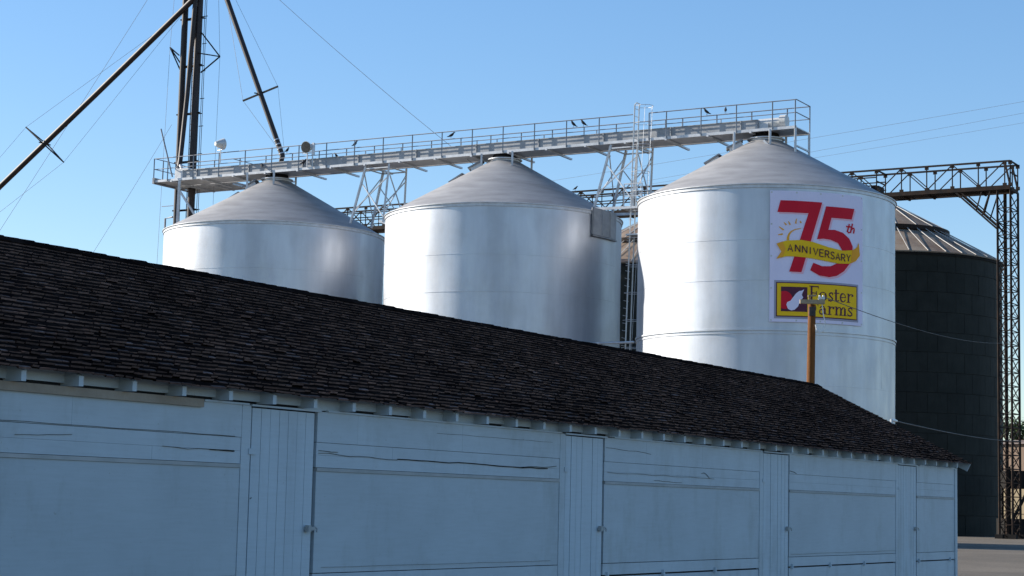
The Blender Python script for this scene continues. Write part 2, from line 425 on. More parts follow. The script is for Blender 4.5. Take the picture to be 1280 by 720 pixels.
tb = MB(); sbox(tb, -12, -1.08, .004, .03, 2.445, 2.512); tb.build('eave_board', 'tan', shed)['label'] = 'bare tan board under the eaves'
vg = MB()
for side in (1, -1):
    vg.hexa([RF(REND + .002, 0, -.16, side), RF(REND + .03, 0, -.16, side), RF(REND + .03, DL + .02, -.15, side), RF(REND + .002, DL + .02, -.15, side),
             RF(REND + .002, 0, -.012, side), RF(REND + .03, 0, -.012, side), RF(REND + .03, DL + .02, -.012, side), RF(REND + .002, DL + .02, -.012, side)])
vg.build('barge_board', 'white', shed)

# shakes: every shingle a thin curled wedge
sh = MB(); rs = random.Random(3); butts = []; tips = []
def shingle(s0, s1, d0, d1, curl, side, tw):
    dm = d1 - rs.uniform(.020, .036)
    hm = .014 + curl * .15; hb = .018 + curl
    o = len(sh.v)
    P = lambda s, d, h: sh.v.append(RF(s, d, h, side))
    for s_, t in ((s0, -tw), (s1, tw)):
        P(s_, d0, .002); P(s_, dm, hm + t * .5); P(s_, d1 + t, hb + t); P(s_, d1 + t, hb + t - .016); P(s_, dm, hm - .014)
    sh.f += [(o, o + 1, o + 6, o + 5), (o + 1, o + 2, o + 7, o + 6), (o + 2, o + 3, o + 8, o + 7), (o + 3, o + 4, o + 9, o + 8),
             (o, o + 1, o + 4), (o + 1, o + 2, o + 3, o + 4), (o + 5, o + 9, o + 6), (o + 6, o + 9, o + 8, o + 7)]
    butts.append(len(sh.f) - 6)
    if rs.random() < .02 + .75 * (d1 / DL) ** 1.5: tips.append(len(sh.f) - 7)  # painted sun streaks, more frequent toward the eave
EXPO = .098; rows = int(DL / EXPO) + 1
for side, wmin, wmax in ((1, .07, .19), (-1, .16, .4)):
    for i in range(rows):
        d1 = DL + .03 - EXPO * i
        if d1 < .06: break
        s = SL - .33 + rs.uniform(0, .1); wob = rs.uniform(0, 6)
        while s < REND + .03:
            wd = rs.uniform(wmin, wmax)
            f = d1 / DL
            c = max(0, rs.gauss(.0005 + .010 * f, .004)) if rs.random() < .75 else 0
            if rs.random() < .03 * f: c += rs.uniform(.006, .018)
            jit = rs.uniform(-.005, .005) + .007 * math.sin(s * .9 + wob) + .004 * math.sin(s * 3.1 + wob * 2)
            e = min(s + wd, REND + .035 + rs.uniform(-.03, .02))
            if e - s > .03: shingle(s + .003, e - .003, max(.0, d1 - .21), d1 + jit, c, side, rs.uniform(-.004, .004))
            s += wd
ro_ = sh.build('roof', 'shingle', shed); ro_.data.materials.append(M['butt'])
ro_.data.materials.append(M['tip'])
for i in butts: ro_.data.polygons[i].material_index = 1
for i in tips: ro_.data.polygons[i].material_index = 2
rc = MB(); s = SL - .33
while s < REND:
    e = min(s + .24, REND + .03); h = rs.uniform(.014, .024)
    for side in (1, -1):
        rc.hexa([RF(s, -.004, h - .012, side), RF(e, -.004, h - .006, side), RF(e, .12, h - .012, side), RF(s, .12, h - .018, side),
                 RF(s, -.004, h + .004, side), RF(e, -.004, h + .010, side), RF(e, .12, h + .004, side), RF(s, .12, h - .002, side)])
    s += .20
rc.build('ridge_cap', 'shingle', shed)

# ------------------------------------------------------------------ silos
va = V((-.8650, .5018, 0)); vb = V((-.5018, -.8650, 0)); O1 = V((9.91, 73.48, 0))
def S(a, b_, z): return O1 + va * a + vb * b_ + Z * z
CEN = [V((9.91, 73.48, GZ)), V((-.423, 79.25, GZ)), V((-10.89, 85.55, GZ))]
SR_, RIM, NECK_R, NECK_Z = 5.0, 13.6, .64, 16.10
def cone_z(r): return RIM + (SR_ - r) * (NECK_Z - RIM) / (SR_ - NECK_R)
LB = ['silver grain silo carrying the anniversary banner, nearest the dark silo',
      'silver grain silo with no banner, between the two other silver silos',
      'silver grain silo beside the brown elevator pipes, farthest from the banner']
AS = [0, 11.585, 24.05]; BS = [0, .13, 0]
first = None
for c, lab, aa, bb in zip(CEN, LB, AS, BS):
    t = thing('grain_silo', lab, 'silo', c, 'three silver grain silos in a row')
    if first is None:
        first = []
        mb = MB(); prof = [(SR_, -.1)] + [(SR_ + .004 * math.sin(z * 1.1), z) for z in [i * .5 for i in range(1, 26)]] + [(SR_, RIM - GZ - .02)]
        mb.lathe(c, prof, 160)
        for z0, z1, off in ((5.76, 7.53, .25),):
            for k in range(7):
                a = off + k * 2 * math.pi / 7
                mb.lathe(c, [(SR_ - .01, z0 + .02), (SR_ + .004, z0 + .03), (SR_ + .004, z1 - .03), (SR_ - .01, z1 - .02)], 1, a - .005, a + .005)
        first.append(mb.build('wall', 'alu', t, smooth=True))
        for zz, hh, pr in ((7.72, .035, .05), (7.60, .03, .03), (9.55, .015, .005), (11.05, .015, .005), (5.74, .015, .005), (2.6, .02, .009)):
            mb = MB(); mb.lathe(c, [(SR_ - .01, zz - hh), (SR_ + pr, zz - hh + .005), (SR_ + pr, zz + hh - .005), (SR_ - .01, zz + hh)], 160)
            first.append(mb.build('seam_band', 'alu', t, smooth=True))
        mb = MB(); z0 = RIM - GZ
        mb.lathe(c, [(SR_ - .01, z0 - .14), (SR_ + .035, z0 - .13), (SR_ + .035, z0 - .02), (SR_ + .075, z0 - .01), (SR_ + .075, z0 + .02), (SR_ - .1, z0 + .05)], 160)
        first.append(mb.build('eave_ring', 'galv', t, smooth=True))
        mb = MB(); pr = []
        for i in range(15):
            r = SR_ + .02 - (SR_ + .02 - NECK_R) * i / 14; pr.append((r, cone_z(r) - GZ + .035))
        mb.lathe(c, pr, 128)
        first.append(mb.build('cone_roof', 'cone', t, smooth=True))
        mb = MB(); z0 = NECK_Z - GZ
        mb.lathe(c, [(NECK_R, z0 - .15), (NECK_R, z0 + .09), (NECK_R + .10, z0 + .10), (NECK_R + .10, z0 + .14), (.30, z0 + .16)], 48)
        first.append(mb.build('collar', 'galv', t, smooth=True))
        mb = MB(); mb.lathe(c, [(.56, z0 + .15), (.50, z0 + .34), (.30, z0 + .34)], 32); first.append(mb.build('inlet_spout', 'blacksteel', t, smooth=True))
    else:
        for p in first: twin(p, t)
    # inspection hatches standing proud of the cone, camera-left of the collar
    for da, db in ((2.0, .35), (1.05, .45)):
        p = c + va * da + vb * db; r = math.hypot(da, db); p = V((p.x, p.y, cone_z(r) + .04))
        out = (va * da + vb * db).normalized(); sl = math.atan2(NECK_Z - RIM, SR_ - NECK_R)
        dn = out * math.cos(sl) - Z * math.sin(sl); nn = out * math.sin(sl) + Z * math.cos(sl); sd_ = out.cross(Z)
        mb = MB(); mb.box(p + nn * .05, dn * .27, sd_ * .27, nn * .10); h = mb.build('roof_hatch', 'galv', t)
        mb = MB(); mb.box(p + nn * .185, dn * .36, sd_ * .33, nn * .03); mb.build('hatch_lid', 'rail', h)
    # short posts that carry the gangway
    legs = [(.93, 1.0), (-.58, 1.0), (.93, -.66), (-.58, -.66)]
    if aa == 0: legs += [(-1.55, .80), (-1.55, -.66)]
    for da, db in legs:
        q = S(aa + da, db, 0); r = (V((q.x, q.y, 0)) - V((c.x, c.y, 0))).length
        mb = MB(); mb.bar(S(aa + da, db, cone_z(r) + .02), S(aa + da, db, 16.42), .085)
        mb.build('support_post', 'galv', t)
    if aa == 0:
        mb = MB(); mb.bar(S(-1.55, .80, 15.75), S(-1.55, -.66, 15.75), .06); mb.bar(S(-.58, 1.0, 15.72), S(-.32, 1.0, 16.0), .08); mb.build('brace', 'galv', t)
# sheet-metal guard round the right flank of the middle silo
c = CEN[1]; toc = math.atan2(-c.y, -c.x)
gb = MB(); a0, a1 = toc + R_(45.5), toc + R_(66)
gb.lathe(c, [(5.02, 12.62 - GZ), (5.10, 12.62 - GZ), (5.10, 13.72 - GZ), (5.02, 13.72 - GZ)], 18, a0, a1)
for a in (a0, a1):
    d = V((math.cos(a), math.sin(a), 0)); gb.bar(c + d * 5.06 + Z * (12.62 - GZ), c + d * 5.06 + Z * (13.72 - GZ), .09, .03, up=d)
for fr in (.33, .66):
    a = a0 + (a1 - a0) * fr; d = V((math.cos(a), math.sin(a), 0)); gb.bar(c + d * 5.105 + Z * (12.66 - GZ), c + d * 5.105 + Z * (13.68 - GZ), .04)
mid_silo = [o for o in COL.objects if o.name == 'grain_silo.001'][0]
gbo = gb.build('guard_box', 'trough', mid_silo, smooth=True)
gl = MB(); gl.lathe(c, [(5.02, 12.54 - GZ), (5.13, 12.55 - GZ), (5.13, 12.60 - GZ), (5.02, 12.60 - GZ)], 18, a0 - .01, a1 + .01); gl.build('ledge', 'rail', gbo)

# ------------------------------------------------------------------ banner on the nearest silo
bc = CEN[0]; tcam = V((-bc.x, -bc.y, 0)).normalized(); brt = V((-tcam.y, tcam.x, 0))
if brt.x < 0: brt = -brt
def cyl(arc, z, off):
    ph = arc / 5.03; rr = 5.03 + off
    return V((bc.x, bc.y, 0)) + tcam * (rr * math.cos(ph)) + brt * (rr * math.sin(ph)) + Z * z
ban = thing('banner', 'white anniversary banner with red 75 and yellow farm panel on the silo', 'banner', V((bc.x, bc.y, 0)) + tcam * 5.06 + Z * 8.5)
def decal(name, polys, off, mat, parent, thick=.006):
    me = bpy.data.meshes.new(name); bm = bmesh.new()
    for poly in polys:
        b2 = bmesh.new(); vs = [b2.verts.new((x, z, 0)) for x, z in poly]; f = b2.faces.new(vs)
        bmesh.ops.triangulate(b2, faces=[f])
        x0, x1 = min(p[0] for p in poly), max(p[0] for p in poly)
        x = math.floor(x0 / .12) * .12
        while x < x1:
            geo = b2.verts[:] + b2.edges[:] + b2.faces[:]
            bmesh.ops.bisect_plane(b2, geom=geo, plane_co=(x, 0, 0), plane_no=(1, 0, 0)); x += .12
        tmp = bpy.data.meshes.new('tmp'); b2.to_mesh(tmp); b2.free(); bm.from_mesh(tmp); bpy.data.meshes.remove(tmp)
    # thickness: extrude inwards
    o = ORG[parent.name]
    r = bmesh.ops.extrude_face_region(bm, geom=bm.faces[:])
    ev = [e for e in r['geom'] if isinstance(e, bmesh.types.BMVert)]
    evs = set(ev)
    for v_ in bm.verts:
        d = off + (thick if v_ in evs else 0)
        v_.co = cyl(v_.co.x, v_.co.y, d) - o
    bmesh.ops.recalc_face_normals(bm, faces=bm.faces); bm.to_mesh(me); bm.free(); me.materials.append(M[mat])
    ob = bpy.data.objects.new(name, me); COL.objects.link(ob); ob.parent = parent; ORG[ob.name] = o
    return ob
def rect(x0, x1, z0, z1): return [(x0, z0), (x1, z0), (x1, z1), (x0, z1)]
def stroke(pts, w0, w1=None):
    """polyline -> polygon of given width (tapering)"""
    w1 = w0 if w1 is None else w1; n = len(pts); Lp, Rp = [], []
    for i, p in enumerate(pts):
        q0 = pts[max(i - 1, 0)]; q1 = pts[min(i + 1, n - 1)]
        dx, dz = q1[0] - q0[0], q1[1] - q0[1]; l = math.hypot(dx, dz) or 1
        ww = (w0 + (w1 - w0) * i / max(1, n - 1)) / 2; nx, nz = -dz / l * ww, dx / l * ww
        Lp.append((p[0] + nx, p[1] + nz)); Rp.append((p[0] - nx, p[1] - nz))
    return Lp + Rp[::-1]
def arcp(cx, cz, rx, rz, a0, a1, n=10):
    return [(cx + rx * math.cos(R_(a0 + (a1 - a0) * i / n)), cz + rz * math.sin(R_(a0 + (a1 - a0) * i / n))) for i in range(n + 1)]
decal('cloth', [rect(.16, 3.96, 8.51, 13.35)], .022, 'vinyl', ban)
for gx, gz in [(x, z) for x in (.22, 1.14, 2.06, 2.98, 3.90) for z in (8.57, 13.29)] + [(x, z) for x in (.22, 3.90) for z in (9.75, 10.93, 12.11)]:
    decal('grommet', [arcp(gx, gz, .035, .035, 0, 324, 9)], .026, 'lamp', ban)
seven = [(.54, 12.99), (2.11, 12.97), (1.32, 10.35), (.87, 10.36), (1.58, 12.54), (.43, 12.55)]
five = [(2.27, 12.84), (3.52, 12.85), (3.39, 12.44), (2.49, 12.43), (2.36, 11.97), (2.63, 11.99), (2.98, 11.91), (3.27, 11.72), (3.43, 11.44), (3.42, 11.12), (3.30, 10.79), (3.04, 10.49), (2.72, 10.29), (2.41, 10.22), (2.01, 10.26), (1.65, 10.44), (1.77, 10.72), (2.11, 10.61), (2.46, 10.63), (2.77, 10.77), (2.94, 11.03), (2.94, 11.28), (2.77, 11.51), (2.45, 11.61), (2.15, 11.63), (1.91, 11.60)]
decal('digit_shadow', [[(x + .07, z - .06) for x, z in q] for q in (seven, five)], .032, 'pink', ban)
decal('digit', [seven], .042, 'red', ban); decal('digit', [five], .042, 'red', ban)
th = [stroke([(3.28, 12.26), (3.19, 11.98), (3.25, 11.94), (3.29, 11.95)], .06), stroke([(3.13, 12.16), (3.35, 12.16)], .05),
      stroke([(3.43, 12.29), (3.33, 11.93)], .06), stroke([(3.37, 12.05), (3.43, 12.12), (3.50, 12.12), (3.51, 12.06), (3.48, 11.93)], .06)]
decal('ordinal', th, .042, 'red', ban)
sunp = [(.82, 11.52), (.82, 11.62), (.86, 11.74), (.94, 11.84), (1.08, 11.92), (1.30, 11.97)]
decal('sun_mark', [stroke(sunp, .10, .02)] + [stroke(q, .025, .06) for q in ([(.46, 11.71), (.63, 11.74)], [(.49, 12.01), (.66, 11.89)], [(.67, 12.17), (.76, 12.08)], [(.83, 12.22), (.9, 12.09)], [(1.13, 12.32), (1.1, 12.14)], [(1.26, 12.25), (1.3, 12.17)])], .034, 'orange', ban)
rib_ = [(.40, 11.38), (.75, 11.50), (1.30, 11.54), (1.77, 11.48), (2.35, 11.33), (2.99, 11.24), (3.44, 11.30), (3.66, 11.44), (3.72, 11.60), (3.78, 11.13), (3.57, 10.90), (3.27, 10.78), (2.77, 10.75), (2.16, 10.82), (1.67, 10.88), (1.16, 10.92), (.76, 10.92), (.40, 10.82), (.58, 11.09)]
ro = decal('ribbon', [rib_], .052, 'yellow', ban)
for fold in ([(3.40, 11.29), (3.55, 11.35), (3.66, 11.44), (3.72, 11.60), (3.78, 11.13), (3.57, 10.90), (3.33, 10.80)], [(.40, 11.38), (.62, 11.46), (.74, 11.2), (.62, 10.89), (.40, 10.82), (.58, 11.09)]): decal('ribbon_fold', [fold], .060, 'orange', ro)
CAPS = {'A': [[(0, 0), (.5, 1), (1, 0)], [(.2, .33), (.8, .33)]], 'N': [[(0, 0), (0, 1)], [(0, 1), (1, 0)], [(1, 0), (1, 1)]], 'I': [[(.5, 0), (.5, 1)]],
        'V': [[(0, 1), (.5, 0), (1, 1)]], 'E': [[(0, 0), (0, 1)], [(0, 1), (.9, 1)], [(0, .52), (.8, .52)], [(0, 0), (.9, 0)]],
        'R': [[(0, 0), (0, 1)], [(0, 1), (.6, 1), (.85, .88), (.85, .64), (.6, .5), (0, .5)], [(.45, .5), (.95, 0)]],
        'S': [[(.88, .86), (.65, 1), (.3, 1), (.08, .82), (.2, .58), (.72, .44), (.92, .22), (.7, 0), (.3, 0), (.05, .14)]],
        'Y': [[(0, 1), (.5, .45), (1, 1)], [(.5, .45), (.5, 0)]]}
lp = [(.90, 11.23), (1.17, 11.22), (1.43, 11.19), (1.64, 11.16), (1.85, 11.13), (2.09, 11.09), (2.31, 11.06), (2.53, 11.03), (2.75, 11.0), (2.99, 10.98), (3.22, 10.99)]
polys = []
for ch, (x, z) in zip('ANNIVERSARY', lp):
    w2, h2 = .17, .25
    for st in CAPS[ch]: polys.append(stroke([(x - w2 / 2 + p[0] * w2, z - h2 / 2 + p[1] * h2 - (p[0] - .5) * .02) for p in st], .036))
decal('lettering', polys, .072, 'maroon', ro)
pn = decal('name_panel', [rect(.33, 3.72, 8.635, 10.035)], .032, 'banner_grey', ban)
decal('panel_border', [rect(.40, 3.645, 8.705, 9.965)], .042, 'maroon', pn)
decal('panel_field', [rect(.435, 3.61, 8.74, 9.93)], .050, 'yellow', pn)
decal('emblem_square', [rect(.575, 1.54, 8.895, 9.80)], .058, 'maroon', pn)
disc = [(max(.575, x), z) for x, z in arcp(.70, 9.31, .30, .33, -90, 90, 14)] + [(.575, 9.62), (.575, 9.0)]
decal('emblem_disc', [disc], .064, 'red', pn)
decal('emblem_head', [[(.77, 9.14), (.80, 9.23), (.92, 9.29), (1.03, 9.44), (1.12, 9.56), (1.23, 9.65), (1.33, 9.67), (1.42, 9.72), (1.36, 9.60), (1.33, 9.51), (1.38, 9.42), (1.26, 9.25), (1.19, 9.08), (1.07, 8.96), (.95, 8.93), (.83, 8.98)]], .070, 'vinyl', pn)
# serif lettering drawn from stems, bowls and serifs
def serif(x, z, w): return rect(x - w / 2, x + w / 2, z - .012, z + .016)
def glyph(ch, x0, x1, zb, zx, zc):
    w_ = x1 - x0; T = .068; t = .026; P = []
    if ch == 'F':
        sx = x0 + .08; P += [rect(sx - T / 2, sx + T / 2, zb, zc), serif(sx, zb + .012, .16), serif(sx - .01, zc - .012, .15), rect(sx, x1, zc - .04, zc), [(x1 - .03, zc), (x1 + .005, zc), (x1 + .005, zc - .13)],
              rect(sx, x1 - .08, (zb + zc) / 2 - .01, (zb + zc) / 2 + .026), rect(x1 - .1, x1 - .07, (zb + zc) / 2 - .07, (zb + zc) / 2 + .08)]
    elif ch == 'o':
        cx, cz = (x0 + x1) / 2, (zb + zx) / 2; rx, rz = w_ / 2, (zx - zb) / 2
        for a0 in (45, 225): P.append(stroke(arcp(cx, cz, rx - t / 2, rz - t / 2, a0, a0 + 90, 6), t))
        for a0 in (-45, 135): P.append(stroke(arcp(cx, cz, rx - T / 2, rz - t / 2, a0, a0 + 90, 6), T * .9))
    elif ch == 's':
        cx = (x0 + x1) / 2; h = zx - zb
        P.append(stroke([(x1 - .02, zx - .11 * h), (cx + .02, zx - .03 * h), (x0 + .05, zx - .14 * h), (x0 + .04, zx - .30 * h), (cx, zb + .52 * h), (x1 - .03, zb + .32 * h), (x1 - .03, zb + .16 * h), (cx, zb + .04 * h), (x0 + .02, zb + .1 * h)], .05))
        P += [rect(x1 - .035, x1 - .01, zx - .3 * h, zx), rect(x0, x0 + .024, zb, zb + .3 * h)]
    elif ch == 't':
        sx = x0 + .08; P += [rect(sx - T / 2, sx + T / 2, zb + .04, zx + .12), rect(x0, x1, zx - .035, zx), stroke([(sx, zb + .06), (sx + .03, zb + .02), (x1 - .01, zb + .05)], .04)]
    elif ch == 'e':
        cx, cz = (x0 + x1) / 2, (zb + zx) / 2; rx, rz = w_ / 2, (zx - zb) / 2
        P += [stroke(arcp(cx, cz, rx - T / 2, rz - t / 2, 100, 260, 10), T * .9), stroke(arcp(cx, cz, rx - t / 2, rz - t / 2, 0, 110, 8), t * 1.2), stroke(arcp(cx, cz, rx - t / 2, rz - t / 2, 255, 335, 6), t * 1.3), rect(x0 + .04, x1 - .005, cz - .005, cz + .024)]
    elif ch == 'r':
        sx = x0 + .08; P += [rect(sx - T / 2, sx + T / 2, zb, zx), serif(sx, zb + .012, .16), serif(sx - .03, zx - .012, .09), stroke([(sx, zx - .14), (sx + .07, zx - .03), (x1 - .05, zx - .02)], .035), rect(x1 - .085, x1 - .01, zx - .10, zx - .02)]
    elif ch == 'a':
        sx = x1 - .07; cz = zb + (zx - zb) * .3
        P += [rect(sx - T / 2, sx + T / 2, zb + .02, zx - .1), stroke([(sx, zx - .1), (sx - .05, zx - .02), (x0 + .1, zx - .02), (x0 + .04, zx - .08)], .035), stroke(arcp(x0 + .10, cz, .075, .085, 60, 300, 9), .045), stroke([(x0 + .12, cz + .085), (sx, cz + .13)], .028), stroke([(x0 + .12, cz - .085), (sx, cz - .04)], .028), stroke([(sx, zb + .03), (x1 + .01, zb + .02)], .035)]
    elif ch == 'm':
        st = [x0 + .07, (x0 + x1) / 2 + .01, x1 - .07]
        for k, sx in enumerate(st):
            P += [rect(sx - T / 2, sx + T / 2, zb, zx - (.06 if k else 0)), serif(sx, zb + .012, .15)]
            if k: P.append(stroke([(st[k - 1], zx - .14), (st[k - 1] + .08, zx - .03), (sx - .05, zx - .02), (sx, zx - .08)], .04))
        P.append(serif(x0 + .04, zx - .012, .09))
    return P
polys = []
for ch, a, c in (('F', 1.62, 1.97), ('o', 1.99, 2.30), ('s', 2.36, 2.56), ('t', 2.60, 2.82), ('e', 2.84, 3.11), ('r', 3.15, 3.46)): polys += glyph(ch, a, c, 9.33, 9.66, 9.86)
for ch, a, c in (('F', 1.62, 1.95), ('a', 1.99, 2.29), ('r', 2.33, 2.62), ('m', 2.63, 3.14), ('s', 3.19, 3.42)): polys += glyph(ch, a, c, 8.83, 9.15, 9.24)
decal('wordmark', polys, .060, 'maroon', pn)

# ------------------------------------------------------------------ gangway over the silos
cw = thing('gangway', 'silver railed gangway running over the tops of all three silos', 'walkway', S(12, 0, 16.4))
A_L, A_R, BN, BF = 30.7, -1.58, .78, -.68
mb = MB()
mb.bar(S(A_L, BN, 16.475), S(A_R, BN, 16.475), .06, .11); mb.build('side_beam', 'galv', cw)
mb = MB(); mb.bar(S(A_L, BF, 16.475), S(A_R, BF, 16.475), .06, .11)
mb.build('side_beam', 'galv', cw)
mb = MB(); mb.box(S((A_L + A_R) / 2, (BN + BF) / 2, 16.47), va * (A_L - A_R) / 2, vb * .68, Z * .018); mb.build('deck', 'galv', cw)
# rails
posts = [.92 + 1.523 * k for k in range(-1, 20)] + [A_R + .03]
for side, B in (('near', BN), ('far', BF)):
    mb = MB()
    skip = (4.72, 5.55) if side == 'near' else None
    segs = [(A_L, 5.5), (4.74, A_R)] if skip else [(A_L, A_R)]
    for a, c in segs:
        mb.tube([S(a, B, 17.56), S(c, B, 17.56)], .022); mb.tube([S(a, B, 17.05), S(c, B, 17.05)], .018)
    mb.build('handrail', 'rail', cw)
mb = MB()
for z in (17.56, 17.05): mb.tube([S(A_R, BN, z), S(A_R, BF, z)], .02)
mb.build('handrail', 'rail', cw)
p0 = None
for B in (BN + .045, BF - .045):
    for a in posts + [4.74, A_L]:
        if abs(a - 5.49) < .2 and B > 0: continue
        if p0 is None:
            mb = MB(); mb.bar(S(a, B, 16.44), S(a, B, 17.56), .045); p0 = mb.build('rail_post', 'rail', cw); pa, pb = a, B
        else: twin(p0, cw, va * (a - pa) + vb * (B - pb))
j0 = None; a = .3
while a < 30:
    if j0 is None:
        mb = MB(); mb.bar(S(a, .9, 16.40), S(a, -1.35, 16.36), .09, .075); j0 = mb.build('joist', 'galv', cw); ja = a
    else: twin(j0, cw, va * (a - ja))
    a += 1.83 * (1 if int(a) % 2 else 1)
# wider landing at the elevator end
mb = MB(); mb.box(S(28.9, -1.45, 16.47), va * 1.75, vb * .76, Z * .018)
for b_ in (-.72, -1.15, -1.6, -2.0, -2.2): mb.bar(S(27.2, b_, 16.41), S(30.65, b_, 16.41), .06, .09)
for a in (27.2, 28.3, 29.5, 30.65): mb.bar(S(a, -.7, 16.37), S(a, -2.24, 16.37), .06, .07)
mb.build('landing', 'galv', cw)
mb = MB()
for z in (17.56, 17.05):
    mb.tube([S(27.2, BF, z), S(27.2, -2.2, z), S(30.65, -2.2, z), S(30.68, BN, z)], .02)
for a, b_ in ((27.2, -2.2), (28.9, -2.2), (30.65, -2.2), (30.65, -.7), (30.68, .2)): mb.bar(S(a, b_, 16.4), S(a, b_, 17.56), .04)
mb.build('landing_rail', 'rail', cw)
mb = MB(); mb.box(S(30.7, .05, 16.50), va * .06, vb * .8, Z * .14); mb.build('end_plate', 'rail', cw)

cv = thing('drag_conveyor', 'grey boxed conveyor trough lying along the gangway with drive motor', 'conveyor', S(12, .2, 16.5))
mb = MB(); mb.box(S(14.6, .42, 16.725), va * 14.5, vb * .22, Z * .175); mb.box(S(14.6, .42, 16.915), va * 14.5, vb * .25, Z * .014)
mb.build('trough', 'trough', cv)
f0 = None; a = .8
while a < 29:
    mb = MB()
    if f0 is None:
        mb.box(S(a, .42, 16.735), va * .02, vb * .26, Z * .20); f0 = mb.build('flange', 'trough', cv); fa = a
    else: twin(f0, cv, va * (a - fa))
    a += 3.05
mb = MB(); mb.tube([S(.15, .3, 16.80), S(-.75, .3, 16.80)], .21, 14); mb.tube([S(-.75, .3, 16.84), S(-1.0, .3, 16.84)], .26, 14); mb.build('motor', 'lamp', cv, smooth=True)
mb = MB(); mb.box(S(.05, .25, 16.62), va * .35, vb * .28, Z * .16); mb.build('discharge_box', 'galv', cv)
mb = MB(); mb.box(S(29.3, .2, 16.78), va * .4, vb * .3, Z * .28); mb.tube([S(29.5, -.35, 16.7), S(29.5, .2, 17.0), S(29.7, .1, 17.3)], .09, 8); mb.build('tail_box', 'galv', cv)
# small upright vents standing on the trough
for a in (20.9, 19.1, 17.2, 14.1, 13.3, 12.3, 10.0, 7.5, 3.6, 1.9):
    mb = MB(); mb.bar(S(a, .1, 16.9), S(a, .1, 17.18), .05); mb.build('vent_stub', 'galv', cv)

# trestles between the silos
def trestle(ac, label, beam):
    t = thing('trestle', label, 'trestle', S(ac, 0, 13.6), 'splayed trestles holding the gangway')
    tops = {}
    for B, sgn in ((.72, 1), (-.66, -1)):
        for da, dbot, zb in ((.62, 1.28, 13.85), (-.60, -.45, 13.8)):
            tp = S(ac + da, B, 16.40); bt = S(ac + dbot, B + sgn * .12, zb)
            mb = MB(); mb.bar(tp, bt, .085); mb.build('leg', 'galv', t); tops[(B, da)] = (tp, bt)
    mb = MB()
    L_ = lambda k, f: tops[k][0].lerp(tops[k][1], f)
    for B in (.72, -.66):
        mb.bar(L_((B, .62), .30), L_((B, -.60), .92), .04); mb.bar(L_((B, -.60), .22), L_((B, .62), .78), .04)
        mb.bar(L_((B, .62), .06), L_((B, -.60), .06), .05); 
    for da in (.62, -.60):
        mb.bar(L_((.72, da), .12), L_((-.66, da), .85), .04); mb.bar(L_((-.66, da), .12), L_((.72, da), .85), .04)
        mb.bar(L_((.72, da), .06), L_((-.66, da), .06), .05)
    mb.build('brace', 'galv', t)
    if beam:
        mb = MB()
        for B in (.84, -.78): mb.bar(S(ac + 1.33, B, 13.76), S(ac - .95, B, 13.72), .07, .11)
        mb.build('footing_beam', 'galv', t)
    else:
        mb = MB()
        for B in (.84, -.78): mb.bar(S(ac - .25, B, 13.86), S(ac - .65, B, 13.72), .07, .1)
        mb.build('footing_beam', 'galv', t)
    return t
trestle(18.0, 'trestle under the gangway in front of the gap beside the elevator-end silo', False)
trestle(5.88, 'trestle under the gangway behind the white caged ladder', True)

# caged ladder
LT = 17.85
ld = thing('caged_ladder', 'white caged ladder climbing between two silos to the gangway', 'ladder', S(5.6, 1.0, GZ))
aT, aB = 5.18, 5.64
def la(z): return aB + (aT - aB) * (z - 7.8) / (18.0 - 7.8) if z > 7.8 else aB
mb = MB()
for B in (.84, 1.24):
    mb.bar(S(la(GZ), B, GZ), S(la(LT), B, LT), .07, .05)
mb.tube([S(la(LT), .84, LT), S(la(LT) - .05, .90, LT + .09), S(la(LT) - .05, 1.18, LT + .09), S(la(LT), 1.24, LT)], .028)
mb.build('stile', 'ceramic', ld)
z = .9; g0 = None
while z < 17.8:
    if g0 is None:
        mb = MB(); mb.tube([S(la(z), .84, z), S(la(z), 1.24, z)], .014, 5); g0 = mb.build('rung', 'galv', ld); gz, ga = z, la(z)
    else: twin(g0, ld, va * (la(z) - ga) + Z * (z - gz))
    z += .3
mb = MB(); hz = [17.8, 17.1, 16.2, 15.1, 14.3, 13.5, 12.4, 11.3, 10.2, 9.1, 8.0, 6.5, 5, 3.5]
def hoop(z, t):
    return S(la(z) - .70 * math.sin(math.pi * t) ** .6, 1.04 + .36 * math.cos(math.pi * t) if 0 < t < 1 else (1.24 if t == 0 else .84), z)
for z in hz:
    mb = MB(); mb.tube([hoop(z, t / 10) for t in range(11)], .012, 5); mb.build('cage_hoop', 'galv', ld)
mb = MB()
for t in (.2, .5, .8):
    mb = MB(); mb.tube([hoop(z, t) for z in hz], .008, 4); mb.build('cage_strap', 'galv', ld)
mb = MB(); mb.box(S(5.05, .95, 12.55), va * .42, vb * .38, Z * .03); mb.build('landing', 'galv', ld)
mb = MB(); mb.box(S(5.15, 1.0, 13.62), va * .5, vb * .4, Z * .03)
for a in (5.55, 4.75):
    mb.bar(S(a, 1.36, 13.62), S(a, 1.36, 14.6), .04)
mb.bar(S(5.55, 1.36, 14.6), S(4.75, 1.36, 14.6), .04); mb.bar(S(5.55, 1.36, 14.1), S(4.75, 1.36, 14.1), .03)
mb.build('landing', 'galv', ld)
mb = MB(); mb.tube([S(7.6, 1.35, 8.18), S(5.0, 1.35, 8.20)], .05, 8); mb.bar(S(5.5, 1.35, 8.2), S(5.5, 1.24, 8.2), .04)
mb.tube([S(7.6, 1.35, 8.18), S(7.75, 1.2, 8.18), S(7.9, .6, 8.18)], .05, 8)
tag(mb.build('cross_pipe', 'galv', None, S(6.3, 1.35, 8.18)), 'pale level pipe between the two silos low beside the ladder', 'pipe')

